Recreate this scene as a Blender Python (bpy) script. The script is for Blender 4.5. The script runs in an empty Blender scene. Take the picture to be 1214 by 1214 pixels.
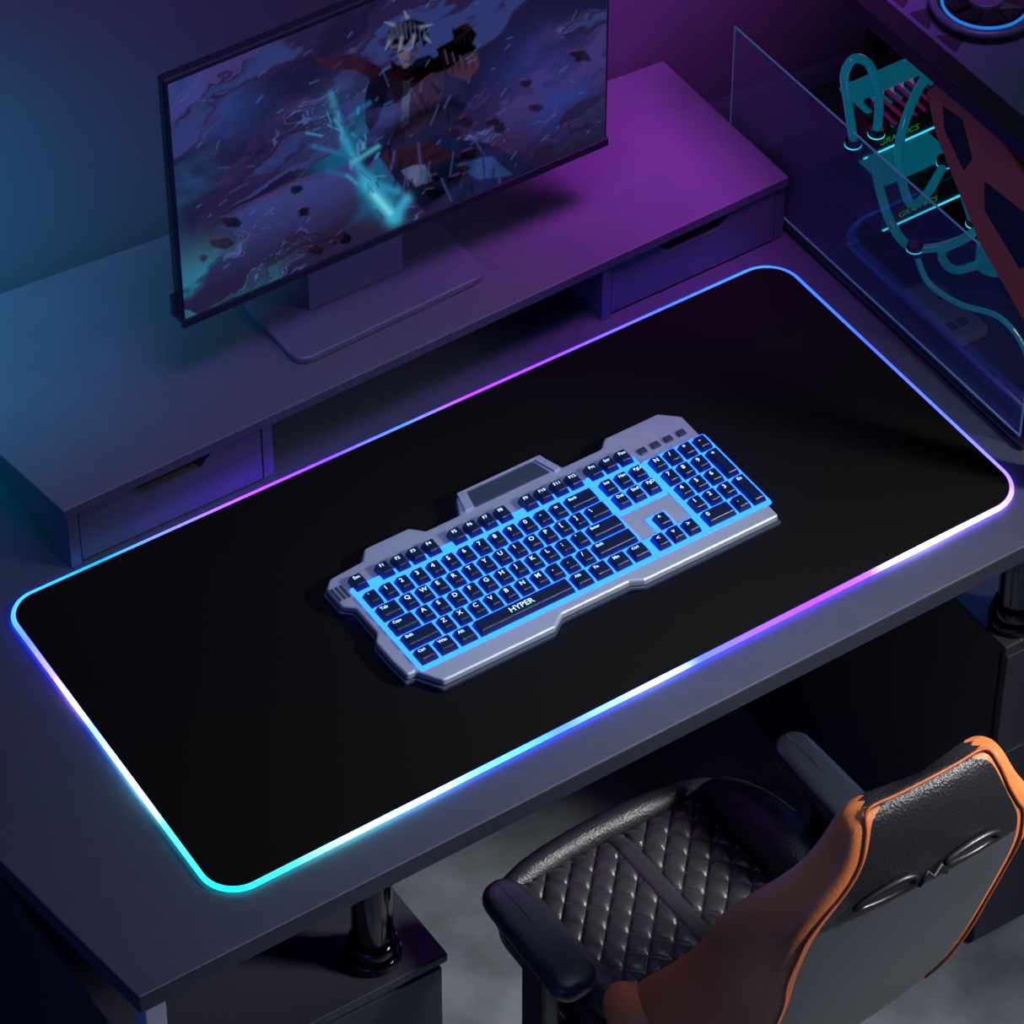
import bpy, bmesh, math, random
import numpy as np
from mathutils import Vector, Matrix
random.seed(4); rng=np.random.default_rng(7)
sc=bpy.context.scene
try: sc.view_settings.view_transform='Standard'
except Exception: pass
COL=sc.collection

def lin(c):
    r=[]
    for v in c[:3]:
        v=v/255.0
        r.append(v/12.92 if v<=.04045 else ((v+.055)/1.055)**2.4)
    return tuple(r)+(1.0,)

# ---------------------------------------------------------------- materials
def mat(name,base,rough=.5,metal=0.,spec=.5,noise=0,nscale=40,bump=0,bscale=300,emit=None,estr=0,coat=0,trans=0,alpha=1,sheen=0):
    m=bpy.data.materials.new(name); m.use_nodes=True
    nt=m.node_tree; b=nt.nodes['Principled BSDF']
    b.inputs['Base Color'].default_value=base
    b.inputs['Roughness'].default_value=rough
    b.inputs['Metallic'].default_value=metal
    b.inputs['Specular IOR Level'].default_value=spec
    b.inputs['Coat Weight'].default_value=coat
    b.inputs['Transmission Weight'].default_value=trans
    b.inputs['Alpha'].default_value=alpha
    tc=nt.nodes.new('ShaderNodeTexCoord')
    if noise>0:
        n=nt.nodes.new('ShaderNodeTexNoise'); n.inputs['Scale'].default_value=nscale; n.inputs['Detail'].default_value=6
        nt.links.new(tc.outputs['Object'],n.inputs['Vector'])
        r=nt.nodes.new('ShaderNodeValToRGB')
        r.color_ramp.elements[0].position=.3; r.color_ramp.elements[1].position=.7
        r.color_ramp.elements[0].color=tuple(v*(1-noise) for v in base[:3])+(1,)
        r.color_ramp.elements[1].color=tuple(min(1,v*(1+noise)) for v in base[:3])+(1,)
        nt.links.new(n.outputs['Fac'],r.inputs['Fac']); nt.links.new(r.outputs['Color'],b.inputs['Base Color'])
    if bump>0:
        n2=nt.nodes.new('ShaderNodeTexNoise'); n2.inputs['Scale'].default_value=bscale; n2.inputs['Detail'].default_value=3
        nt.links.new(tc.outputs['Object'],n2.inputs['Vector'])
        bp=nt.nodes.new('ShaderNodeBump'); bp.inputs['Strength'].default_value=bump; bp.inputs['Distance'].default_value=.002
        nt.links.new(n2.outputs['Fac'],bp.inputs['Height']); nt.links.new(bp.outputs['Normal'],b.inputs['Normal'])
    if emit is not None:
        b.inputs['Emission Color'].default_value=emit; b.inputs['Emission Strength'].default_value=estr
    return m
def emat(name,color,strength):
    m=bpy.data.materials.new(name); m.use_nodes=True; nt=m.node_tree; nt.nodes.clear()
    e=nt.nodes.new('ShaderNodeEmission'); e.inputs['Color'].default_value=color; e.inputs['Strength'].default_value=strength
    o=nt.nodes.new('ShaderNodeOutputMaterial'); nt.links.new(e.outputs[0],o.inputs[0]); return m
def vcmat(name,strength):
    m=bpy.data.materials.new(name); m.use_nodes=True; nt=m.node_tree; nt.nodes.clear()
    a=nt.nodes.new('ShaderNodeAttribute'); a.attribute_name='Col'
    e=nt.nodes.new('ShaderNodeEmission'); e.inputs['Strength'].default_value=strength
    o=nt.nodes.new('ShaderNodeOutputMaterial'); nt.links.new(a.outputs['Color'],e.inputs['Color']); nt.links.new(e.outputs[0],o.inputs[0]); return m

M={}
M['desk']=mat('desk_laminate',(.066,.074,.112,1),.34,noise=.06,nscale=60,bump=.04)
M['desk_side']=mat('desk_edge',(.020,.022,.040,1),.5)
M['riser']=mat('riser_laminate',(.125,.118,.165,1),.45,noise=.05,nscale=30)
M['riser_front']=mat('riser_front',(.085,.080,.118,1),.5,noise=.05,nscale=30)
M['dark']=mat('dark_recess',(.012,.010,.018,1),.6)  # near-black colour stands in for shade inside slots, openings and recesses
M['wall']=mat('wall_paint',(.12,.11,.15,1),.8,noise=.04,nscale=5,bump=.05,bscale=80)
M['floor']=mat('concrete_floor',(.12,.14,.16,1),.55,noise=.5,nscale=9,bump=.3,bscale=60)
M['pad']=mat('pad_cloth',(.0085,.0085,.0088,1),1,spec=.02)
M['black']=mat('black_plastic',(.010,.010,.014,1),.35)
M['bezel']=mat('bezel_plastic',(.014,.014,.03,1),.4)
M['stand']=mat('stand_metal',(.19,.18,.28,1),.35,metal=.3)
M['chrome']=mat('dark_chrome',(.08,.08,.10,1),.12,metal=1)
M['steel']=mat('grey_steel',(.36,.36,.40,1),.4,metal=.2)
M['leather']=mat('black_leather',(.014,.015,.019,1),.36,bump=.5,bscale=420)
M['gray']=mat('grey_shell',(.050,.056,.064,1),.42,bump=.12,bscale=500)
M['orange']=mat('orange_leather',(.62,.19,.055,1),.5,bump=.25,bscale=420)
M['armpad']=mat('arm_rubber',(.014,.018,.028,1),.33)
M['cab']=mat('cabinet_dark',(.020,.022,.034,1),.5)

# ---------------------------------------------------------------- helpers
def empty(name,loc=(0,0,0)):
    e=bpy.data.objects.new(name,None); e.empty_display_size=.05; COL.objects.link(e); e.location=loc; return e
def mk(name,vs,fs,m,parent=None,smooth=False,bev=0,seg=2,sub=0,mats=None,fm=None):
    me=bpy.data.meshes.new(name); me.from_pydata([tuple(v) for v in vs],[],fs); 
    o=bpy.data.objects.new(name,me); COL.objects.link(o)
    if mats:
        for x in mats: me.materials.append(x)
        if fm: me.polygons.foreach_set('material_index',fm)
    else: me.materials.append(m)
    bm=bmesh.new(); bm.from_mesh(me); bmesh.ops.recalc_face_normals(bm,faces=bm.faces); bm.to_mesh(me); bm.free()
    if smooth or sub:
        me.polygons.foreach_set('use_smooth',[True]*len(me.polygons))
    if bev:
        b=o.modifiers.new('bev','BEVEL'); b.width=bev; b.segments=seg; b.limit_method='ANGLE'; b.angle_limit=.6
    if sub:
        s=o.modifiers.new('sub','SUBSURF'); s.levels=sub; s.render_levels=sub
    if parent:
        o.parent=parent; o.matrix_parent_inverse=Matrix.Translation(-Vector(parent.location))
    return o
def box(name,x0,x1,y0,y1,z0,z1,m,parent=None,bev=.0015,seg=2):
    vs=[(x,y,z) for z in (z0,z1) for x,y in ((x0,y0),(x1,y0),(x1,y1),(x0,y1))]
    fs=[(0,3,2,1),(4,5,6,7),(0,1,5,4),(1,2,6,5),(2,3,7,6),(3,0,4,7)]
    return mk(name,vs,fs,m,parent,bev=bev,seg=seg)
def prism(name,pts,z0,z1,m,parent=None,bev=0,seg=2,sidem=None):
    n=len(pts); vs=[(p[0],p[1],z0) for p in pts]+[(p[0],p[1],z1) for p in pts]
    fs=[tuple(range(n))[::-1],tuple(range(n,2*n))]+[(i,(i+1)%n,n+(i+1)%n,n+i) for i in range(n)]
    if sidem: return mk(name,vs,fs,None,parent,bev=bev,seg=seg,mats=[m,sidem],fm=[1,0]+[1]*n)
    return mk(name,vs,fs,m,parent,bev=bev,seg=seg)
def vprism(name,pts,axis,a0,a1,m,parent=None,bev=0):
    n=len(pts); f=(lambda a,p:(a,p[0],p[1])) if axis==0 else (lambda a,p:(p[0],a,p[1]))
    vs=[f(a0,p) for p in pts]+[f(a1,p) for p in pts]
    fs=[tuple(range(n))[::-1],tuple(range(n,2*n))]+[(i,(i+1)%n,n+(i+1)%n,n+i) for i in range(n)]
    return mk(name,vs,fs,m,parent,bev=bev)
def roundpoly(pts,r,k=8):
    out=[]; n=len(pts)
    for i in range(n):
        a=Vector(pts[i-1]); b=Vector(pts[i]); c=Vector(pts[(i+1)%n])
        rr=r[i] if isinstance(r,(list,tuple)) else r
        if rr<=0: out.append((b.x,b.y)); continue
        p=b+(a-b).normalized()*rr; q=b+(c-b).normalized()*rr
        w=math.sin(math.acos(max(-1,min(1,((a-b).normalized()).dot((c-b).normalized()))))/2)
        for j in range(k+1):
            t=j/k; d=(1-t)**2+2*w*t*(1-t)+t*t
            v=(p*(1-t)**2+b*2*w*t*(1-t)+q*t*t)/d; out.append((v.x,v.y))
    return out
def tube(name,pts,r,m,parent=None,closed=False,seg=10,colf=None,spline=False):
    P=[Vector(p) for p in pts]
    if spline:
        Q=[];n=len(P)
        for i in range(n if closed else n-1):
            p0=P[(i-1)%n] if (closed or i>0) else P[0]; p1=P[i]; p2=P[(i+1)%n]; p3=P[(i+2)%n] if (closed or i+2<n) else P[-1]
            for j in range(8):
                t=j/8; Q.append(.5*((2*p1)+(p2-p0)*t+(2*p0-5*p1+4*p2-p3)*t*t+(3*p1-p0-3*p2+p3)*t**3))
        if not closed: Q.append(P[-1])
        P=Q
    n=len(P); vs=[];fs=[]; up=None
    for i in range(n):
        if closed: t=(P[(i+1)%n]-P[i-1]).normalized()
        else: t=(P[min(i+1,n-1)]-P[max(i-1,0)]).normalized()
        if up is None:
            up=Vector((0,0,1)) if abs(t.z)<.9 else Vector((1,0,0))
        a=t.cross(up).normalized(); b=a.cross(t).normalized(); up=b
        for k in range(seg):
            w=2*math.pi*k/seg; vs.append(P[i]+a*math.cos(w)*r+b*math.sin(w)*r)
    for i in range(n if closed else n-1):
        for k in range(seg):
            j=(i+1)%n; fs.append((i*seg+k,i*seg+(k+1)%seg,j*seg+(k+1)%seg,j*seg+k))
    if not closed: fs+= [tuple(range(seg)),tuple(range((n-1)*seg,n*seg))]
    return mk(name,vs,fs,m,parent,smooth=True),P
def cyl(name,c,r,z0,z1,m,parent=None,seg=40,bev=.001,r2=None):
    r2=r if r2 is None else r2
    vs=[(c[0]+math.cos(2*math.pi*i/seg)*r,c[1]+math.sin(2*math.pi*i/seg)*r,z0) for i in range(seg)]
    vs+=[(c[0]+math.cos(2*math.pi*i/seg)*r2,c[1]+math.sin(2*math.pi*i/seg)*r2,z1) for i in range(seg)]
    fs=[tuple(range(seg))[::-1],tuple(range(seg,2*seg))]+[(i,(i+1)%seg,seg+(i+1)%seg,seg+i) for i in range(seg)]
    o=mk(name,vs,fs,m,parent,bev=bev)
    for p in o.data.polygons:
        if len(p.vertices)==4: p.use_smooth=True
    return o
def loft(name,rings,m,parent=None,sub=2,mats=None,fmf=None,caps=True):
    n=len(rings[0]); vs=[v for r in rings for v in r]; fs=[];fm=[]
    for i in range(len(rings)-1):
        for k in range(n):
            fs.append((i*n+k,i*n+(k+1)%n,(i+1)*n+(k+1)%n,(i+1)*n+k)); fm.append(fmf(i,k) if fmf else 0)
    if caps:
        fs.append(tuple(range(n))[::-1]); fm.append(fmf(0,-1) if fmf else 0)
        fs.append(tuple(range((len(rings)-1)*n,len(rings)*n))); fm.append(fmf(len(rings)-2,-1) if fmf else 0)
    return mk(name,vs,fs,m,parent,smooth=True,sub=sub,mats=mats,fm=fm if mats else None)

# ---------------------------------------------------------------- room
WA=(-2.2,.464+.084*2.2+.012); WB=(2.4,.464-.084*2.4+.012)
dv=Vector((WB[0]-WA[0],WB[1]-WA[1])).normalized(); nv=Vector((-dv.y,dv.x))
prism('wall_back',[WA,WB,(WB[0]+nv.x*.1,WB[1]+nv.y*.1),(WA[0]+nv.x*.1,WA[1]+nv.y*.1)],0,2.3,M['wall'])
prism('floor',[(-2.2,-2.6),(2.4,-2.6),(2.4,WB[1]),(-2.2,WA[1])],-.05,0,M['floor'])
def wy(x): return .464-.084*x

# ---------------------------------------------------------------- desk
desk=empty('desk',(0,0,0))
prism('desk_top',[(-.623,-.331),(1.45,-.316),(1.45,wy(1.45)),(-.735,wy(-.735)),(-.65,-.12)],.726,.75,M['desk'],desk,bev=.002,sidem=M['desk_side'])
for i,(x,y) in enumerate([(-.318,-.232),(.494,-.222)]):
    cyl('leg_%d'%(i+1),(x,y),.021,.512,.726,M['chrome'],desk)
    cyl('leg_foot_%d'%(i+1),(x,y),.029,.502,.513,M['chrome'],desk,bev=.002)
    cyl('leg_collar_%d'%(i+1),(x,y),.025,.513,.530,M['chrome'],desk,bev=.002)
box('side_post',-.612,-.590,-.318,-.296,0,.726,M['steel'],desk)
def cabinet(name,x0,x1,y0,y1,z1):
    e=empty(name,((x0+x1)/2,(y0+y1)/2,0))
    box('body',x0,x1,y0+.012,y1,.0,z1-.012,M['cab'],e,bev=.001)
    box('top',x0-.002,x1+.002,y0,y1,z1-.012,z1,M['cab'],e,bev=.0015)
    h=(z1-.02)/3
    for k in range(3):
        box('drawer_%d'%(k+1),x0+.004,x1-.004,y0+.002,y0+.012,.006+k*h,.006+(k+1)*h-.006,M['cab'],e,bev=.001)
        box('handle_%d'%(k+1),(x0+x1)/2-.05,(x0+x1)/2+.05,y0-.006,y0+.002,.006+(k+.8)*h,.012+(k+.8)*h,M['steel'],e,bev=.001)
cabinet('storage_cabinet',-.575,-.257,-.270,.25,.50)
cabinet('storage_cabinet',.462,1.0,-.250,.25,.50)

# ---------------------------------------------------------------- riser with drawers
rs=empty('desk_shelf_riser',(0,.3,.75))
zt=.835
top=[(-.412,.172),(.477,.186),(.478,wy(.48)-.003),(-.452,wy(-.452)-.003)]
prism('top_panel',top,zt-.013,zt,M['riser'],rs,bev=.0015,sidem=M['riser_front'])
def yf(x): return .179+.0157*x
def rbox(name,x0,x1,z0,z1,y0,y1,m):
    return prism(name,[(x0,yf(x0)+y0),(x1,yf(x1)+y0),(x1,yf(x1)+y1),(x0,yf(x0)+y1)],z0,z1,m,rs,bev=.0008)
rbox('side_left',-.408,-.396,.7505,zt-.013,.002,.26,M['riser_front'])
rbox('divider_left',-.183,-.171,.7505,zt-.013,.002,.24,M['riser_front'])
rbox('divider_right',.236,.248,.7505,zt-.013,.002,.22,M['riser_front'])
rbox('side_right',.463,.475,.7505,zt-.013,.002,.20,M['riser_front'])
rbox('back_panel',-.396,.463,.7505,zt-.013,.205,.212,M['dark'])
def drawer(name,x0,x1):
    z0,z1=.753,zt-.015; xc=(x0+x1)/2; w1,w2,dp=.047,.034,.015
    pts=[(x0,z0),(x1,z0),(x1,z1),(xc+w1,z1),(xc+w2,z1-dp),(xc-w2,z1-dp),(xc-w1,z1),(x0,z1)]
    y=yf(xc)
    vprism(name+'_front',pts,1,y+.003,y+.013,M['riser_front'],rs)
    vprism(name+'_recess',[(x0+.002,z0),(x1-.002,z0),(x1-.002,z1-.001),(x0+.002,z1-.001)],1,y+.0135,y+.018,M['dark'],rs)
drawer('drawer_left',-.394,-.185); drawer('drawer_right',.250,.461)

# ---------------------------------------------------------------- monitor
mo=empty('computer_monitor',(.01,.28,zt))
base=roundpoly([(-.113,.218),(.122,.226),(.122,.338),(-.115,.338)],.016,6)
prism('stand_base',base,zt+.0005,zt+.009,M['stand'],mo,bev=.002)
vprism('stand_neck',[(-.064,zt+.009),(.050,zt+.009),(.050,1.06),(-.064,1.06)],1,.278,.290,M['stand'],mo,bev=.002)
mx0,mx1,mz0,mz1,my=-.2225,.2805,.933,1.2305,.250
box('bezel_shell',mx0-.004,mx1+.004,my,my+.014,mz0-.006,mz1+.006,M['bezel'],mo,bev=.003)
box('rear_housing',mx0+.1,mx1-.1,my+.014,my+.027,mz0+.05,mz1-.08,M['bezel'],mo,bev=.005)
box('chin',mx0-.004,mx1+.004,my-.003,my+.002,mz0-.008,mz0+.002,M['bezel'],mo,bev=.001)
box('side_button_pod',mx0-.009,mx0-.003,my+.004,my+.012,mz0+.004,mz0+.03,M['bezel'],mo,bev=.001)
# --- screen artwork as a fine coloured mesh
W,H=500,300
u,v=np.meshgrid(np.linspace(0,1,W),np.linspace(0,1,H))
X=217+497*u-14*v*(1-u); Y=388-.437*(X-217)-283*v
def vnoise(sx,sy,seed):
    r=np.random.default_rng(seed); g=r.random((sy+2,sx+2))
    return g
def samp(g,a,b):
    a=np.mod(a,1)*(g.shape[1]-2); b=np.mod(b,1)*(g.shape[0]-2)
    i=np.floor(a).astype(int); j=np.floor(b).astype(int); fa=a-i; fb=b-j
    fa=fa*fa*(3-2*fa); fb=fb*fb*(3-2*fb)
    return (g[j,i]*(1-fa)+g[j,i+1]*fa)*(1-fb)+(g[j+1,i]*(1-fa)+g[j+1,i+1]*fa)*fb
def fbm(a,b,s,seed,o=5):
    t=0;amp=.5
    for k in range(o):
        g=vnoise(int(s*2**k),int(s*2**k),seed+k); t=t+amp*samp(g,a,b); amp*=.5
    return t
n1=fbm(u,v,5,1); n2=fbm(u,v,6,20)
su=(u*.75+v*.45)*.6; sv=(-u*.5+v*.75)*.6+.4
wu=su+.12*(n1-.5); wv=sv+.22*(n2-.5)
n3=fbm(wu*.7,wv*1.3,6,40,5); n4=fbm(wu*.5,wv*2.,6,80,6)
C=np.zeros((H,W,3))
def L3(r,g,b): return np.array(lin((r,g,b))[:3])
def mix(mask,col):
    global C
    mask=np.clip(mask,0,1)[...,None]; C=C*(1-mask)+np.asarray(col)*mask
def sm(x,a,b): t=np.clip((x-a)/(b-a),0,1); return t*t*(3-2*t)
C[:]=L3(36,27,66)
mix(sm(n3,.44,.6),L3(60,48,104)); mix(sm(n4,.5,.6)*.75,L3(18,18,46))
mix(sm(n4,.42,.36)*.7,L3(48,62,120))
mix(sm(.35-v+.3*(n3-.5),0,.3)*.8,L3(30,16,36))
mix(sm(n4,.5,.56)*sm(.42-v,0,.2)*.6,L3(58,28,54))
mix(np.exp(-(((X-255)/70)**2+((Y-350)/45)**2))*sm(n4,.36,.56),L3(40,120,150))
mix(np.exp(-(((X-225)/30)**2+((Y-240)/60)**2))*sm(n3,.4,.6)*.8,L3(40,88,140))
mix(np.exp(-(((X-240)/60)**2+((Y-130)/40)**2))*sm(n4,.4,.56)*.7,L3(46,70,140))
mix(np.exp(-(((X-650)/60)**2+((Y-110)/60)**2))*sm(n4,.4,.56)*.9,L3(40,54,130))
mix(np.exp(-(((X-560)/90)**2+((Y-215)/25)**2))*sm(n3,.4,.56)*.6,L3(36,56,110))
for q,s in ((n4,.47),(n3,.54),(n4,.40)):
    ln=np.exp(-((q-s)/.004)**2); mix(ln*.5*sm(n1,.45,.6),L3(84,110,175))
def pip(pts):
    ins=np.zeros(X.shape,bool); n=len(pts)
    wx=X+10*(n1-.5)+5*(n3-.5); wyy=Y+10*(n2-.5)+5*(n4-.5)
    for i in range(n):
        x1,y1=pts[i];x2,y2=pts[(i+1)%n]
        if y1==y2: continue
        c=((y1>wyy)!=(y2>wyy))&(wx<(x2-x1)*(wyy-y1)/(y2-y1)+x1); ins^=c
    return ins.astype(float)
def blur(a):
    b=a.copy(); b[1:-1,1:-1]=(a[1:-1,1:-1]*4+a[:-2,1:-1]+a[2:,1:-1]+a[1:-1,:-2]+a[1:-1,2:])/8; return b
def poly(pts,col,a=1,shade=None,sc2=.5):
    m=blur(blur(pip(pts)))*a
    c=np.ones((H,W,1))*np.asarray(col)
    c=c*(1+sc2*2*(n4[...,None]-.5)*4)
    mix(m,np.clip(c,0,1))
def seg(p,q,w,col,a=1,taper=0):
    p=np.array(p,float);q=np.array(q,float);d=q-p;t=np.clip(((X-p[0])*d[0]+(Y-p[1])*d[1])/(d@d),0,1)
    dist=np.hypot(X-p[0]-t*d[0],Y-p[1]-t*d[1]); ww=w*(1-taper*t)
    mix(np.exp(-(dist/ww)**2)*a,col)
for (x,y,s,a) in ((400,170,34,.8),(425,210,36,.9),(445,250,28,.9),(420,130,24,.6),(390,195,28,.6)):
    mix(np.exp(-(((X-x)/s)**2+((Y-y)/(s*1.2))**2))*a*sm(n4,.36,.52),L3(20,84,122))
# cloak and body
poly([(430,95),(455,85),(500,70),(535,95),(545,130),(520,170),(560,185),(610,205),(600,235),(540,250),(500,262),(470,235),(440,190),(425,150)],L3(22,22,52))
poly([(452,90),(485,95),(520,80),(515,120),(490,160),(462,170),(448,130)],L3(36,24,46))
poly([(470,100),(480,98),(476,150),(466,158)],L3(50,54,84))
poly([(500,165),(575,175),(640,215),(590,240),(520,235)],L3(18,22,56))
poly([(465,208),(492,196),(508,220),(484,228)],L3(76,84,116))
poly([(530,200),(575,190),(600,215),(560,222)],L3(30,50,96))
poly([(440,185),(500,172),(540,190),(500,200),(450,205)],L3(38,20,38))
for k in range(24):
    a0=(452+(k*7)%140,176+(k%5)*11); seg(a0,(a0[0]+rng.uniform(-8,14),a0[1]+rng.uniform(12,38)),rng.uniform(.8,1.8),L3(*((56,62,116) if k%2 else (12,12,34))),.7)
for k in range(16):
    a0=(445+(k*11)%85,88+(k*7)%75); seg(a0,(a0[0]+rng.uniform(-10,10),a0[1]+rng.uniform(8,26)),rng.uniform(.8,1.6),L3(*((66,60,104) if k%3==0 else (14,12,30))),.7)
# scarf
poly([(452,76),(475,90),(514,70),(522,80),(490,104),(456,96)],L3(58,20,36),sc2=.7)
poly([(444,86),(410,70),(372,78),(352,66),(380,92),(412,90),(440,104)],L3(40,20,42))
# gauntlet + fist
poly([(508,62),(535,47),(558,60),(560,84),(545,104),(520,92)],L3(40,24,40),sc2=.9)
poly([(524,40),(542,32),(556,44),(550,58),(532,60)],L3(60,36,48),sc2=.9)
for k in range(4): seg((527+k*7,38+k*2),(530+k*6,55),1.2,L3(18,10,24),.8)
for k in range(5): seg((515+k*9,66+k*3),(520+k*8,92-k*2),1.3,L3(20,14,30),.7)
for k in range(5): seg((518+k*9,64+k*3),(522+k*8,80-k*2),.9,L3(92,70,100),.6)
poly([(455,110),(440,150),(415,175),(405,195),(425,205),(450,175),(470,140)],L3(34,38,78))
# face & silver hair
poly([(461,55),(480,48),(487,62),(479,82),(470,86),(461,73)],L3(98,88,116),sc2=.2)
poly([(479,50),(487,62),(479,82),(474,80)],L3(60,52,84),sc2=.2)
poly([(452,60),(448,44),(458,32),(476,25),(492,31),(498,46),(492,60),(488,48),(481,57),(476,47),(468,62),(463,53),(459,70)],L3(104,110,142),sc2=.8)
for p,q in (((490,38),(504,34)),((458,36),(447,33)),((474,27),(470,19)),((496,50),(502,56)),((453,56),(448,66)),((468,50),(464,68)),((482,48),(480,62))): seg(p,q,2.4,L3(112,120,156),.85,.8)
for k in range(8): seg((455+k*5.5,32+abs(k-4)*1.7),(459+k*5,52),.9,L3(60,64,100),.8)
seg((464,68),(469,66),1.2,L3(20,20,40),.9); seg((474,65),(479,62),1.2,L3(40,130,180),.9)
seg((470,79),(475,77),.9,L3(56,36,54),.8)
# flame blade and sparks
for (p,q,w,c,a) in (((386,118),(402,175),4,(50,130,165),.6),((402,175),(428,225),6,(44,140,180),.75),((428,225),(458,268),10,(56,170,205),.9),((458,268),(474,244),6,(56,160,195),.85),((430,225),(462,235),5,(46,140,180),.7),((365,180),(400,190),3,(40,100,150),.7),((400,150),(430,128),3,(40,100,150),.6),((410,200),(440,180),3,(80,160,190),.7),((436,240),(454,262),4,(120,205,220),.9),((382,210),(410,218),3,(40,90,140),.7)):
    seg(p,q,w,L3(*c),a)
for k in range(40):
    t=rng.uniform(0,1); x=392+60*t+rng.normal()*14; y=130+130*t+rng.normal()*14; a=rng.normal()*.6-1.9; l=rng.uniform(4,18)
    seg((x,y),(x+l*math.cos(a),y+l*math.sin(a)),rng.uniform(.7,2),L3(*((60,150,190) if k%2 else (24,50,92))),.6)
for k in range(90):
    x=rng.uniform(225,710); y=388-.437*(x-217)-rng.uniform(10,270); a=-.7+rng.normal()*.3; l=rng.uniform(2,14)
    seg((x,y),(x+l*math.cos(a),y+l*math.sin(a)),rng.uniform(.6,1.2),L3(*( (66,104,156) if k%4 else (94,48,80))),.4)
for k in range(30):
    x=rng.uniform(230,700); y=388-.437*(x-217)-rng.uniform(8,120); s=rng.uniform(5,15)
    if 380<x<480 and y<280: continue
    pts=[(x+s*math.cos(t+rng.uniform(-.3,.3))*rng.uniform(.6,1.3),y+.6*s*math.sin(t)*rng.uniform(.6,1.3)) for t in np.linspace(0,6.28,8)[:-1]]
    poly(pts,L3(24,14,32),.85,sc2=1.0); seg(pts[4],pts[5],1.3,L3(80,54,90),.5)
vs=np.stack([mx0+u*(mx1-mx0),np.full_like(u,my-.0008),mz0+.002+v*(mz1-mz0)],-1).reshape(-1,3)
idx=np.arange(W*H).reshape(H,W)
fs=np.stack([idx[:-1,:-1],idx[:-1,1:],idx[1:,1:],idx[1:,:-1]],-1).reshape(-1,4)
me=bpy.data.meshes.new('screen'); me.from_pydata(vs.tolist(),[],fs.tolist())
at=me.color_attributes.new('Col','FLOAT_COLOR','POINT')
at.data.foreach_set('color',np.concatenate([C.reshape(-1,3),np.ones((W*H,1))],1).astype(np.float32).ravel())
so=bpy.data.objects.new('screen',me); COL.objects.link(so); me.materials.append(vcmat('screen_glow',1.0)); so.parent=mo; so.matrix_parent_inverse=Matrix.Translation(-Vector(mo.location))

# ---------------------------------------------------------------- mouse pad with LED rim
pd=empty('led_mouse_pad',(0,-.05,.75))
PC=[(-.490,.162),(-.503,-.275),(.443,-.267),(.443,.158)]
out=roundpoly(PC,[.030,.034,.036,.036],12)
prism('cloth_top',out,.7505,.7564,M['pad'],pd,bev=.001)
stops=[
 [(0,(.01,.08,.8)),(.12,(.02,.04,.9)),(.25,(.08,.06,.9)),(.34,(.30,.22,.9)),(.42,(.05,.11,.9)),(.52,(.10,.35,.9)),(.64,(.25,.7,.9)),(.76,(.02,.26,.34)),(1,(0,.13,.16))],
 [(0,(0,.14,.17)),(.08,(.01,.24,.26)),(.15,(.10,.5,.55)),(.23,(.14,.42,.9)),(.30,(.03,.14,.9)),(.4,(.015,.05,.9)),(.47,(.06,.12,1.0)),(.52,(.16,.24,1.2)),(.57,(.02,.035,1)),(.64,(.05,.02,.95)),(.72,(.065,.012,.8)),(.79,(.075,.022,.8)),(.86,(.42,.36,1.1)),(.92,(.24,.14,1.0)),(1,(.12,.045,.5))],
 [(0,(.09,.04,.5)),(.12,(.05,.04,.6)),(.3,(.02,.03,.30)),(.6,(.010,.02,.18)),(1,(.006,.03,.28))],
 [(0,(.006,.045,.30)),(.15,(.010,.028,.35)),(.30,(.05,.010,.5)),(.42,(.08,.008,.45)),(.5,(.01,.04,.22)),(.60,(.04,.012,.6)),(.70,(.09,.012,.7)),(.78,(.04,.035,.4)),(.88,(0,.06,.15)),(1,(.01,.08,.7))]]
corner=[Vector((c[0],c[1])) for c in PC]
n=len(out); pts=[]
for i in range(n):
    a=Vector(out[i]);b=Vector(out[(i+1)%n]); k=max(1,int((b-a).length/.006))
    for j in range(k): pts.append(a+(b-a)*j/k)
cc=sum(corner,Vector((0,0)))/4
def led(p):
    best=None
    for e in range(4):
        a=corner[e];b=corner[(e+1)%4];d=b-a;t=max(0,min(1,(p-a).dot(d)/d.length_squared)); dist=(p-a-d*t).length
        if best is None or dist<best[0]-1e-6: best=(dist,e,t)
    _,e,t=best; S=stops[e]
    for (t0,c0),(t1,c1) in zip(S,S[1:]):
        if t<=t1:
            w=(t-t0)/(t1-t0); return [c0[i]*(1-w)+c1[i]*w for i in range(3)]
    return S[-1][1]
offs=[]
for i,p in enumerate(pts):
    t=(pts[(i+1)%len(pts)]-pts[i-1]).normalized(); nn=Vector((t.y,-t.x))
    if nn.dot(p-cc)<0: nn=-nn
    offs.append(p+nn*.0018)
SEG=8
rim,PP=tube('led_rim',[(p.x,p.y,.7535) for p in offs],.0029,vcmat('led_rim_glow',11.0),pd,closed=True,seg=SEG)
at=rim.data.color_attributes.new('Col','FLOAT_COLOR','POINT')
cols=[]
for p in pts:
    c=led(p)
    for k in range(SEG): cols+=[c[0],c[1],c[2],1]
at.data.foreach_set('color',cols)

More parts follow.
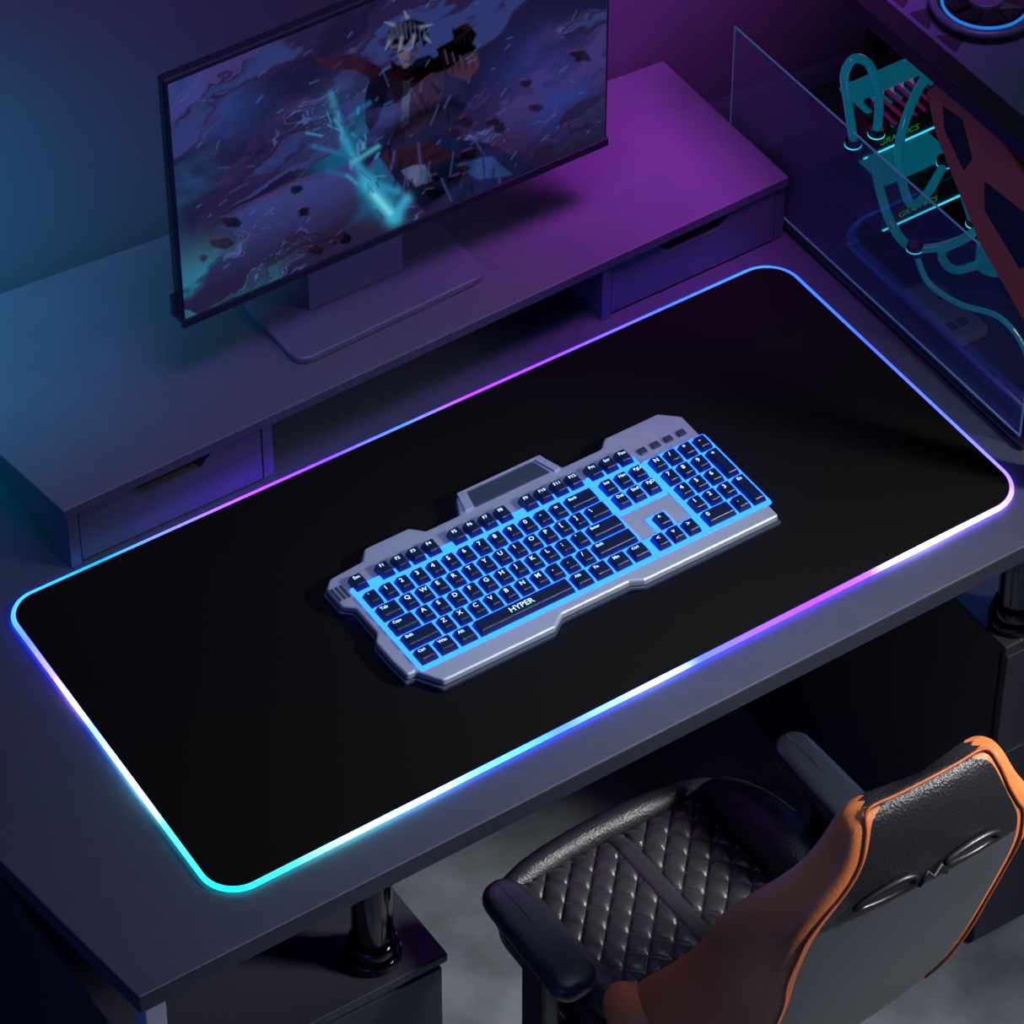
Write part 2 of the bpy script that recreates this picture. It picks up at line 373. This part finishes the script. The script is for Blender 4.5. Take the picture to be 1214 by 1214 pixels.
# ---------------------------------------------------------------- keyboard
kb=empty('computer_keyboard',(0,-.07,.7564))
M['kbase']=mat('keyboard_metal',(.46,.53,.68,1),.32,metal=.3,spec=.5)
M['kdark']=mat('keyboard_dark',(.05,.065,.10,1),.3)
M['key']=mat('keycap',(.007,.013,.036,1),.30,bump=.05,emit=(.004,.03,.20,1),estr=.12)  # faint blue emission paints the backlight's glow onto the caps
M['kglow']=emat('key_backlight',(.007,.058,1,1),10.0)
M['leg']=emat('key_legend',(.50,.78,1,1),1.5)
M['under']=emat('added_halo_blue',(.02,.12,1,1),14)  # emission for the added halo strip under the keyboard
kz=.7568
outl=[(-.222,-.150),(-.212,-.150),(-.196,-.176),(-.066,-.176),(-.050,-.165),(.030,-.165),(.044,-.172),(.209,-.172),(.211,.002),
 (.192,.019),(.125,.019),(.114,.008),(.066,.008),(.058,.032),(-.048,.032),(-.060,.008),(-.100,.008),(-.112,.021),(-.165,.021),(-.176,.007),(-.216,.004),(-.226,-.006),(-.226,-.034),(-.216,-.044),(-.216,-.085),(-.224,-.095),(-.224,-.125)]
prism('added_halo_strip',[(x*.965,-.07+(y+.07)*.93) for x,y in outl],kz+.0004,kz+.0026,M['under'],kb)  # added hidden emitter, throws a blue halo on the pad
prism('lower_body',outl,kz+.0026,kz+.0075,M['kdark'],kb,bev=.0015)
for i,(x,y) in enumerate([(-.18,-.12),(.18,-.12),(.18,-.02),(-.18,-.02)]): cyl('foot_%d'%(i+1),(x,y),.006,kz-.0003,kz+.003,M['black'],kb,seg=16,bev=0)
ins=[(x*.988,-.07+(y+.07)*.98) for x,y in outl]
prism('top_plate',ins,kz+.0075,kz+.0165,M['kbase'],kb,bev=.0025,seg=3)
zp=kz+.0165
prism('rest_panel',[(-.040,.006),(.050,.006),(.044,.028),(-.036,.028)],zp-.001,zp+.0015,M['kdark'],kb,bev=.001)
prism('rest_frame',[(-.052,.006),(-.042,.006),(-.036,.0285),(.046,.0285),(.054,.004),(.061,.004),(.054,.0312),(-.046,.0312)],zp-.001,zp+.003,M['kbase'],kb,bev=.0008)
for k in range(3):
    prism('side_vent_%d'%(k+1),[(-.2215+k*.0050,-.03),(-.2190+k*.0050,-.03),(-.2190+k*.0050,-.012),(-.2215+k*.0050,-.012)],zp-.0005,zp+.0012,M['kdark'],kb)
P=.0182; Q=.0228
X0=-.2035; Y0=-.1500
rows=[
 [(1.25,'Ctrl'),(1.25,'Win'),(1.25,'Alt'),(6.25,''),(1.25,'Alt'),(1.25,'Fn'),(1.25,'Mn'),(1.25,'Ctrl')],
 [(2.25,'Shift')]+[(1,c) for c in 'ZXCVBNM,./']+[(2.75,'Shift')],
 [(1.75,'Caps')]+[(1,c) for c in "ASDFGHJKL;'"]+[(2.25,'Enter')],
 [(1.5,'Tab')]+[(1,c) for c in 'QWERTYUIOP[]']+[(1.5,'\\')],
 [(1,c) for c in '`1234567890-=']+[(2,'Back')],
]
frow=[(0,'Esc')]+[(1.67+i,'F%d'%(i+1)) for i in range(4)]+[(6.33+i,'F%d'%(i+5)) for i in range(4)]+[(11+i,'F%d'%(i+9)) for i in range(4)]
keys=[]
for r,row in enumerate(rows):
    x=0
    for w,l in row: keys.append((X0+x*P,Y0+r*Q,w,1,l)); x+=w
FY=Y0+5*Q+.004
for x,l in frow: keys.append((X0+x*P,FY,1,1.0,l))
XN=X0+15*P+.006
for i,l in enumerate(['Prt','Scr','Pau']): keys.append((XN+i*P,FY,1,1.0,l))
for i,l in enumerate(['Del','End','PgD']): keys.append((XN+i*P,Y0+3*Q,1,1,l))
for i,l in enumerate(['Ins','Hm','PgU']): keys.append((XN+i*P,Y0+4*Q,1,1,l))
for i,l in enumerate('<v>'): keys.append((XN+i*P,Y0,1,1,l))
keys.append((XN+P,Y0+Q,1,1,'^'))
XP=XN+3*P+.006
for r,row in enumerate([['1','2','3'],['4','5','6'],['7','8','9'],['N','/','*']]):
    for i,l in enumerate(row): keys.append((XP+i*P,Y0+(r+1)*Q,1,1,l))
keys.append((XP,Y0,2,1,'0')); keys.append((XP+2*P,Y0,1,1,'.'))
keys.append((XP+3*P,Y0,1,2,'En')); keys.append((XP+3*P,Y0+2*Q,1,2,'+')); keys.append((XP+3*P,Y0+4*Q,1,1,'-'))
KV=[];KF=[]
def addkey(x,y,w,h):
    g=.0015; x0=x+g;x1=x+w*P-g;y0=y+g;y1=y+h*Q-g-.001
    lv=[(zp+.0016,0,0),(zp+.003,.0002,.0002),(zp+.0085,.0022,.0018),(zp+.0092,.0030,.0026)]
    b=len(KV)
    for z,i,j in lv:
        for (a,c) in ((x0+i,y0+i),(x1-i,y0+i),(x1-i,y1-j),(x0+i,y1-j)): KV.append((a,c,z))
    for l in range(3):
        for k in range(4): KF.append((b+l*4+k,b+l*4+(k+1)%4,b+(l+1)*4+(k+1)%4,b+(l+1)*4+k))
    KF.append((b+12,b+13,b+14,b+15)); KF.append((b+3,b+2,b+1,b))
TV=[];TF=[]
def addtext(s,x,y,size,z):
    cu=bpy.data.curves.new('t','FONT'); cu.body=s; cu.size=size; cu.align_x='LEFT'; cu.align_y='TOP'; cu.resolution_u=2; cu.offset=.00012
    o=bpy.data.objects.new('t',cu); COL.objects.link(o); bpy.context.view_layer.update()
    d=bpy.context.evaluated_depsgraph_get(); m=bpy.data.meshes.new_from_object(o.evaluated_get(d)); b=len(TV)
    for q in m.vertices: TV.append((x+q.co.x,y+q.co.y,z))
    for p in m.polygons: TF.append(tuple(b+i for i in p.vertices))
    bpy.data.objects.remove(o); bpy.data.meshes.remove(m); bpy.data.curves.remove(cu)
for (x,y,w,h,l) in keys:
    addkey(x,y,w,h)
    if l:
        s=.0075 if len(l)==1 else (.0055 if len(l)<4 else .0048)
        addtext(l,x+.0048,y+h*Q-.0064,s,zp+.0095)
addtext('HYPER',X0+(3.75+2.2)*P,Y0+.0155,.0095,zp+.0095)
mk('keycaps',KV,KF,M['key'],kb,bev=.0006,seg=1)
mk('legends',TV,TF,M['leg'],kb)
b=.0028
def glow(name,x0,x1,y0,y1):
    prism(name,roundpoly([(x0-b,y0-b),(x1+b,y0-b),(x1+b,y1+b),(x0-b,y1+b)],.003,3),zp-.001,zp+.0005,M['kglow'],kb)
glow('backlight_main',X0,X0+15*P,Y0,FY+Q*.35)
glow('backlight_nav',XN,XN+3*P,Y0+3*Q,FY+Q*.35)
prism('backlight_arrows',[(XN-b,Y0-b),(XN+3*P+b,Y0-b),(XN+3*P+b,Y0+Q+b),(XN+2*P+b,Y0+Q+b),(XN+2*P+b,Y0+2*Q+b),(XN+P-b,Y0+2*Q+b),(XN+P-b,Y0+Q+b),(XN-b,Y0+Q+b)],zp-.001,zp+.0005,M['kglow'],kb)
glow('backlight_numpad',XP,XP+4*P,Y0,Y0+5*Q)
for k in range(4):
    box('media_key_%d'%(k+1),XP+.004+k*.016,XP+.013+k*.016,FY+.007,FY+.015,zp,zp+.003,M['kdark'],kb,bev=.0008)

# ---------------------------------------------------------------- open frame computer
pc=empty('desktop_computer',(.7,0,.75))
M['glass']=mat('smoked_glass',(.22,.22,.36,1),.06,spec=.6,alpha=.20)
M['slab']=mat('case_panel',(.060,.080,.130,1),.4)
M['rust']=mat('orange_bracket',(.75,.16,.05,1),.45)
M['cy']=mat('coolant_tube',(.01,.10,.15,1),.05,emit=(.005,.36,.55,1),estr=.20,coat=1)  # cyan-lit look is put in as faint emission
M['cyE']=emat('cyan_led',(.03,.55,.8,1),1.4)
M['grE']=emat('green_led',(.1,.8,.15,1),.22)
M['blE']=emat('blue_led',(.02,.25,.9,1),.8)
M['mgE']=emat('magenta_led',(.8,.05,.5,1),1.0)
M['edge']=mat('glass_edge',(.15,.2,.4,1),.2,emit=(.1,.25,.6,1),estr=.20)  # light along the glass edges is painted with faint emission
GX0=.484
box('base_plate',GX0-.003,1.0,-.215,.31,.7505,.758,M['black'],pc,bev=.002)
box('left_glass_panel',GX0,GX0+.004,-.205,.305,.76,.955,M['glass'],pc,bev=.001)
tube('glass_rim',[(GX0+.002,-.205,.762),(GX0+.002,-.205,.955),(GX0+.002,.305,.955),(GX0+.002,.305,.762)],.0012,M['edge'],pc,closed=True,seg=6)
for i,(x,y) in enumerate([(.66,.28),(.96,-.19),(.96,.28)]):
    box('post_%d'%(i+1),x,x+.02,y,y+.02,.758,1.14,M['black'],pc)
box('top_panel',.482,1.0,-.30,.30,1.140,1.155,M['slab'],pc,bev=.002)
box('top_rail',.455,.481,-.30,.30,1.136,1.157,M['black'],pc,bev=.003)
for k in range(4):
    y=.11-k*.042
    prism('cutout_shade_%d'%(k+1),roundpoly([(.487,y),(.487,y-.034),(.512,y-.017 if k%2 else y-.005)],.004,4),1.1545,1.1556,M['dark'],pc)  # flat dark patches painted as the shade of triangular holes
def ring(name,c,r,z,t,m):
    return tube(name,[(c[0]+r*math.cos(a),c[1]+r*math.sin(a),z) for a in np.linspace(0,2*math.pi,49)[:-1]],t,m,pc,closed=True,seg=8)
fc=(.552,-.012)
cyl('fan_housing',fc,.054,1.155,1.165,M['black'],pc)
ring('fan_ring',fc,.052,1.166,.0045,M['slab']); ring('fan_light',fc,.043,1.167,.0016,M['blE'])
cyl('fan_hub',fc,.018,1.165,1.174,M['slab'],pc)
for k in range(9):
    a=k*2*math.pi/9
    r0,r1=.017,.040
    vsx=[(fc[0]+r0*math.cos(a),fc[1]+r0*math.sin(a),1.167),(fc[0]+r1*math.cos(a-.2),fc[1]+r1*math.sin(a-.2),1.167),(fc[0]+r1*math.cos(a+.35),fc[1]+r1*math.sin(a+.35),1.172),(fc[0]+r0*math.cos(a+.4),fc[1]+r0*math.sin(a+.4),1.172)]
    mk('fan_blade_%d'%(k+1),vsx,[(0,1,2,3)],M['black'],pc)
outer=[(-.030,1.10),(-.045,1.124),(-.075,1.137),(-.131,1.128),(-.209,1.095),(-.26,1.05),(-.285,.96),(-.29,.80),(-.285,.758),(-.245,.758),(-.245,.85),(-.236,.900),(-.215,.925),(-.175,.950),(-.132,.975),(-.088,1.020),(-.050,1.060)]
vprism('orange_bracket',outer,0,.470,.482,M['rust'],pc,bev=.002)
for i,pp in enumerate([[(-.058,1.102),(-.064,1.076),(-.098,1.048),(-.108,1.070),(-.088,1.106)],[(-.130,1.056),(-.135,1.022),(-.195,.990),(-.218,1.028),(-.19,1.060)]]):
    vprism('slot_shade_%d'%(i+1),pp,0,.4692,.4702,M['dark'],pc)  # thin dark patch on the bracket painted as a hole's shade
box('motherboard',.68,.688,-.16,.25,.78,1.12,M['black'],pc)
for k,(z,y) in enumerate([(.905,.10),(.835,.06)]):
    box('graphics_card_%d'%(k+1),.500,.675,y,y+.10,z,z+.028,M['black'],pc,bev=.003)
    box('card_light_%d'%(k+1),.505,.66,y-.0015,y,z+.002,z+.0035,M['cyE'],pc,bev=0)
    box('card_block_%d'%(k+1),.53,.62,y+.03,y+.08,z+.028,z+.034,M['cy'],pc,bev=.003)
    cu=bpy.data.curves.new('t','FONT'); cu.body='GRAPHICS'; cu.size=.011
    o=bpy.data.objects.new('t',cu); COL.objects.link(o); bpy.context.view_layer.update()
    m=bpy.data.meshes.new_from_object(o.evaluated_get(bpy.context.evaluated_depsgraph_get()))
    vs_=[(.525+q.co.x,y-.0012,z+.011+q.co.y) for q in m.vertices]; fs_=[tuple(p.vertices) for p in m.polygons]
    bpy.data.objects.remove(o); mk('card_text_%d'%(k+1),vs_,fs_,M['grE'],pc)
tb=[[(.490,.10,.94),(.478,.10,1.0),(.472,.10,1.035),(.484,.10,1.05),(.505,.10,1.03),(.52,.10,.98),(.52,.10,.93)],
 [(.50,.0,.858),(.505,-.02,.825),(.515,-.06,.82),(.535,-.10,.822),(.545,-.13,.80),(.540,-.16,.765)],
 [(.60,.08,.87),(.54,.04,.88),(.51,.03,.90),(.51,.05,.96),(.56,.08,1.0),(.62,.10,1.0)],
 [(.62,.02,.85),(.55,-.02,.865),(.50,0,.86),(.495,.04,.875),(.50,.08,.93)],
 [(.64,.0,.92),(.58,-.05,.93),(.53,-.05,.90),(.52,-.02,.86),(.56,.0,.80),(.62,.0,.79)],
 [(.66,.05,.99),(.58,.02,.99),(.55,.0,.95),(.56,-.02,.88),(.60,.0,.84)]]
for i,t in enumerate(tb): tube('coolant_tube_%d'%(i+1),t,.0050 if i!=1 else .0032,M['cy'],pc,spline=True)
for i,(x,y,z) in enumerate([(.490,.10,.935),(.52,.10,.935),(.50,.0,.86),(.60,.08,.872),(.62,.02,.85),(.56,-.02,.88)]):
    cyl('fitting_%d'%(i+1),(x,y),.009,z-.008,z+.006,M['chrome'],pc,seg=16)
    cyl('fitting_light_%d'%(i+1),(x,y),.0092,z-.0015,z,M['cyE'],pc,seg=16,bev=0)
for k in range(6):
    box('block_fin_%d'%(k+1),.535+k*.013,.541+k*.013,.09-.0,.092+.05,.939,.945,M['chrome'],pc,bev=.0005)
box('reservoir_cap',.575,.625,-.04,.01,.90,.915,M['black'],pc); cyl('reservoir',(.60,-.015),.022,.80,.90,M['cy'],pc)
box('memory_1',.60,.655,.18,.186,1.0,1.08,M['mgE'],pc); box('memory_2',.60,.655,.20,.206,1.0,1.08,M['mgE'],pc)
tube('rod_1',[(.492,.122,.768),(.60,.125,.768)],.006,M['black'],pc); tube('rod_2',[(.51,.122,.768),(.51,-.205,.768)],.004,M['black'],pc)
tube('rod_3',[(.49,-.20,.765),(.62,-.20,.765)],.005,M['black'],pc)
tube('cable_1',[(.54,.0,.772),(.57,-.04,.79),(.60,-.09,.78),(.62,-.15,.765)],.004,M['black'],pc,spline=True)
tube('cable_2',[(.53,.09,.765),(.57,.05,.80),(.62,.0,.79),(.66,-.05,.78)],.004,M['black'],pc,spline=True)
box('cable_box',.512,.555,-.065,.03,.7585,.772,M['slab'],pc,bev=.002)
for k in range(2): box('cable_box_slot_%d'%(k+1),.518+k*.014,.527+k*.014,-.05,-.037,.7716,.7726,M['dark'],pc,bev=0)

# ---------------------------------------------------------------- gaming chair
ch=empty('gaming_chair',(-.015,-.4,0))
ring_t=[(-.82,0),(-.42,-.05),(0,-.07),(.42,-.05),(.82,0),(.95,.07),(1.0,.40),(.98,.8),(.88,1.0),(.74,.95),(.58,.68),(.35,.5),(0,.45),(-.35,.5),(-.58,.68),(-.74,.95),(-.88,1.0),(-.98,.8),(-1,.40),(-.95,.07)]
secs=[(.43,-.50,-.405,-.110,.105),(.46,-.535,-.392,-.132,.130),(.50,-.555,-.398,-.146,.145),(.545,-.575,-.425,-.146,.152),(.60,-.592,-.462,-.130,.160),(.66,-.606,-.492,-.126,.167),(.715,-.620,-.514,-.136,.172),(.765,-.634,-.545,-.138,.172),(.80,-.642,-.566,-.134,.165),(.835,-.650,-.588,-.118,.153),(.86,-.655,-.600,-.100,.137),(.89,-.656,-.606,-.082,.120),(.92,-.650,-.612,-.072,.108),(.938,-.640,-.616,-.062,.096)]
rings=[]
for (z,yr,yfr,xl,xr) in secs:
    hw=(xr-xl)/2; c=(xl+xr)/2
    rings.append([(c+hw*a,yr+(yfr-yr)*dd,z) for a,dd in ring_t])
def fmf(i,k):
    if k==-1: return 2
    if k in (0,1,2,3): return 2 if i>=8 else 1
    if k in (4,5,6,7,16,17,18,19): return 0
    return 2
loft('backrest',rings,None,ch,sub=2,mats=[M['orange'],M['gray'],M['leather']],fmf=fmf)
pl=[Vector(r[0])+Vector((-.0005,.001,0)) for r in rings[2:]]; pr=[Vector(r[4])+Vector((.0005,.001,0)) for r in rings[2:]]
topp=[Vector(r)+Vector((0,.002,.0)) for r in [rings[-1][1],rings[-1][2],rings[-1][3]]]
M['seam']=mat('orange_piping',(.40,.10,.03,1),.5)
tube('piping',pl+topp+pr[::-1],.0017,M['seam'],ch,spline=True)
def slot(name,xc,zc,tilt):
    yb=-.6605
    pts=[]
    for a in np.linspace(0,2*math.pi,33)[:-1]:
        px=.032*math.cos(a); pz=.0095*math.sin(a)*(1+.3*math.cos(a))
        X_=px*math.cos(tilt)-pz*math.sin(tilt); Z_=px*math.sin(tilt)+pz*math.cos(tilt)
        pts.append((xc+X_,yb+.30*max(0,-Z_)+.25*abs(xc+X_-.016)**1.6,zc+Z_))
    tube(name+'_bezel',pts,.0032,M['black'],ch,closed=True,seg=8)
    mk(name+'_opening',pts,[tuple(range(len(pts)))],M['dark'],ch)
slot('harness_slot_left',-.034,.832,.10); slot('harness_slot_right',.064,.832,-.10)
tube('emblem',[(.000,-.663,.826),(.008,-.664,.842),(.015,-.664,.830),(.022,-.664,.842),(.030,-.663,.826)],.0024,M['black'],ch)
# seat
sx0,sx1=-.165,.135
def rr(x0,x1,y0,y1,z,r,k=5): return [(p[0],p[1],z) for p in roundpoly([(x0,y0),(x1,y0),(x1,y1),(x0,y1)],r,k)]
prs=[(.400,.012,.02),(.405,.0,.03),(.430,-.004,.035),(.452,.0,.035),(.458,.008,.03)]
loft('seat_base',[rr(sx0+i,sx1-i,-.44+i,-.205-i,z,r) for z,i,r in prs],M['leather'],ch,sub=1)
nx,ny=190,160
gx=np.linspace(-.137,.093,nx); gy=np.linspace(-.425,-.205,ny)
GX,GY=np.meshgrid(gx,gy)
s=.031
A=np.abs(np.sin(math.pi*(GX+GY*.9)/s)); B=np.abs(np.sin(math.pi*(GX-GY*.9)/s))
hq=(np.clip(A*B,0,1))**.30*.0068
cs=np.abs(GX+.016)<.011
hq=np.where(cs,.0060*np.sqrt(np.clip(1-((GX+.016)/.011)**2,0,1))+.001,hq)
ed=np.minimum(np.minimum(GX-gx[0],gx[-1]-GX),np.minimum(GY-gy[0],gy[-1]-GY))
dome=.012*np.clip(ed/.03,0,1)**.5
GZ=.455+hq*np.clip(ed/.01,0,1)+dome
idx=np.arange(nx*ny).reshape(ny,nx)
M['quilt']=mat('quilted_leather',(.024,.024,.027,1),.33,bump=.2,bscale=500)
mk('quilted_cushion',np.stack([GX,GY,GZ],-1).reshape(-1,3).tolist(),np.stack([idx[:-1,:-1],idx[:-1,1:],idx[1:,1:],idx[1:,:-1]],-1).reshape(-1,4).tolist(),M['quilt'],ch,smooth=True)
def sausage(name,path,rx,rz,m,k=12,sub=1):
    R=[];n=len(path)
    for i,(x,y,z,s_) in enumerate(path):
        a=Vector(path[min(i+1,n-1)][:3])-Vector(path[max(i-1,0)][:3]); a.normalize()
        sd=a.cross(Vector((0,0,1))).normalized(); up=sd.cross(a).normalized()
        R.append([Vector((x,y,z))+sd*(rx*s_*math.cos(w))+up*(rz*s_*math.sin(w)) for w in [2*math.pi*j/k for j in range(k)]])
    return loft(name,R,m,ch,sub=sub)
sausage('seat_front_roll',[(-.150,-.212,.452,.5),(-.140,-.203,.455,.9),(-.09,-.195,.458,1),(-.015,-.192,.460,1),(.06,-.196,.458,1),(.11,-.205,.455,.9),(.125,-.214,.452,.5)],.017,.018,M['leather'])
for sgn,nm in ((-1,'left'),(1,'right')):
    c=-.015
    kk=1 if sgn>0 else .62
    P_=[(c+sgn*.118,-.208,.452,.35),(c+sgn*.122,-.222,.460,.85*kk),(c+sgn*.128,-.27,.475 if sgn>0 else .462,1.05*kk),(c+sgn*.130,-.32,.485 if sgn>0 else .466,1.15*kk),(c+sgn*.126,-.37,.482 if sgn>0 else .468,1.1*kk),(c+sgn*.118,-.415,.470,.8)]
    sausage('seat_bolster_'+nm,P_,.030,.034,M['leather'])
    P_=[(c+sgn*.118,-.385,.468,.5),(c+sgn*.124,-.405,.478,.95),(c+sgn*.118,-.435,.486,1.0),(c+sgn*.105,-.47,.49,.7)]
    sausage('hip_wing_'+nm,P_,.028,.034,M['orange'])
    ax=c+(-.187 if sgn<0 else .163)
    R=[]
    for z,i in ((.555,.006),(.560,.001),(.572,0),(.580,.002),(.584,.010)):
        R.append([(p[0],p[1],z) for p in roundpoly([(ax-.027+i,-.432+i),(ax+.025-i,-.428+i),(ax+.022-i,-.270-i),(ax-.022+i,-.270-i)],.019,5)])
    loft('armrest_pad_'+nm,R,M['armpad'],ch,sub=1)
    box('armrest_plate_'+nm,ax-.016,ax+.016,-.41,-.30,.545,.556,M['black'],ch,bev=.003)
    box('armrest_post_'+nm,ax-.010,ax+.010,-.375,-.335,.41,.546,M['black'],ch,bev=.003)
    box('armrest_bracket_'+nm,min(ax,c),max(ax,c),-.37,-.34,.395,.408,M['black'],ch,bev=.003)
cyl('gas_column',(-.015,-.34),.020,.12,.40,M['chrome'],ch)
for k in range(5):
    a=k*2*math.pi/5+.3
    x1,y1=-.015+.22*math.cos(a),-.34+.22*math.sin(a)
    tube('base_leg_%d'%(k+1),[(-.015,-.34,.125),(-.015+.1*math.cos(a),-.34+.1*math.sin(a),.10),(x1,y1,.065)],.014,M['black'],ch)
    for q in (-1,1):
        ox,oy=-math.sin(a)*.010*q,math.cos(a)*.010*q
        vv=[];ff=[]
        for e in (0,1):
            for j in range(20):
                w=2*math.pi*j/20
                vv.append((x1+ox+(-math.sin(a))*.006*q*e+math.cos(a)*.026*math.cos(w),y1+oy+math.cos(a)*.006*q*e+math.sin(a)*.026*math.cos(w),.026+.026*math.sin(w)))
        ff=[tuple(range(20)),tuple(range(20,40))]+[(j,(j+1)%20,20+(j+1)%20,20+j) for j in range(20)]
        mk('caster_%d_%s'%(k+1,'a' if q<0 else 'b'),vv,ff,M['black'],ch)
    tube('caster_stem_%d'%(k+1),[(x1,y1,.07),(x1,y1,.026)],.006,M['chrome'],ch,seg=8)

# ---------------------------------------------------------------- lights
def area(name,loc,tgt,size,power,color,spread=None):
    l=bpy.data.lights.new(name,'AREA'); l.shape='RECTANGLE'; l.size=size[0]; l.size_y=size[1]; l.energy=power; l.color=color
    if spread: l.spread=math.radians(spread)
    o=bpy.data.objects.new(name,l); COL.objects.link(o); o.location=loc
    o.rotation_euler=(Vector(tgt)-Vector(loc)).to_track_quat('-Z','Y').to_euler(); return o
area('overhead_fill',(.1,-.5,3.2),(0,-.1,.75),(1.6,1.0),7,(.60,.74,1.0))  # added soft fill from above for the general level, no real fixture
area('chair_fill',(1.4,-1.7,2.2),(.12,-.58,.55),(.5,.5),5.5,(1.0,.97,.95),32)  # added neutral fill that lifts the orange of the chair
area('wall_wash_teal',(-.72,.18,1.35),(-.40,.50,.90),(.2,.2),.9,(.0,.50,.72),60)
area('shelf_wash_magenta',(.45,-.02,1.95),(.44,.32,.82),(.3,.3),.95,(.70,.06,.95),36)
area('wall_wash_violet',(-.3,-.3,2.4),(-.1,.45,1.2),(.5,.3),1.3,(.34,.13,.8),60)
area('added_seat_violet',(-.05,-.12,.70),(-.03,-.22,.45),(.3,.05),.08,(.50,.12,1.0))  # added light hidden by the desk, gives the seat front a violet rim
area('under_desk_blue',(.7,-.0,.70),(.55,-.3,.1),(.3,.1),.25,(.1,.25,1))
area('left_blue',(-1.3,-.9,.7),(-.6,-.3,.6),(.4,.4),1.8,(.04,.12,1))
sp=bpy.data.lights.new('keyboard_pool_fill','SPOT'); sp.energy=16; sp.color=(.50,.70,1.0); sp.spot_size=math.radians(27); sp.spot_blend=1.0; sp.shadow_soft_size=.08  # added spot for a soft blue pool around the keyboard, no real lamp
spo=bpy.data.objects.new('keyboard_pool_fill',sp); COL.objects.link(spo); spo.location=(.0,-.12,2.25)
spo.rotation_euler=(Vector((-.003,-.075,.77))-Vector(spo.location)).to_track_quat('-Z','Y').to_euler()
w=bpy.data.worlds.new('world'); sc.world=w; w.use_nodes=True
w.node_tree.nodes['Background'].inputs[0].default_value=(.10,.14,.36,1); w.node_tree.nodes['Background'].inputs[1].default_value=.2

# ---------------------------------------------------------------- camera
cd=bpy.data.cameras.new('camera'); co=bpy.data.objects.new('camera',cd); COL.objects.link(co)
cd.sensor_width=36; cd.lens=4961.4*36/1214; cd.clip_end=50
F=Vector((0.39131,0.58968,-0.70651)); Rv=Vector((0.83322,-0.55293,0)); Uv=Rv.cross(F)
mt=Matrix((Rv,Uv,-F)).transposed().to_4x4(); mt.translation=Vector((0,0,.75))-F*4.21
co.matrix_world=mt
sc.camera=co
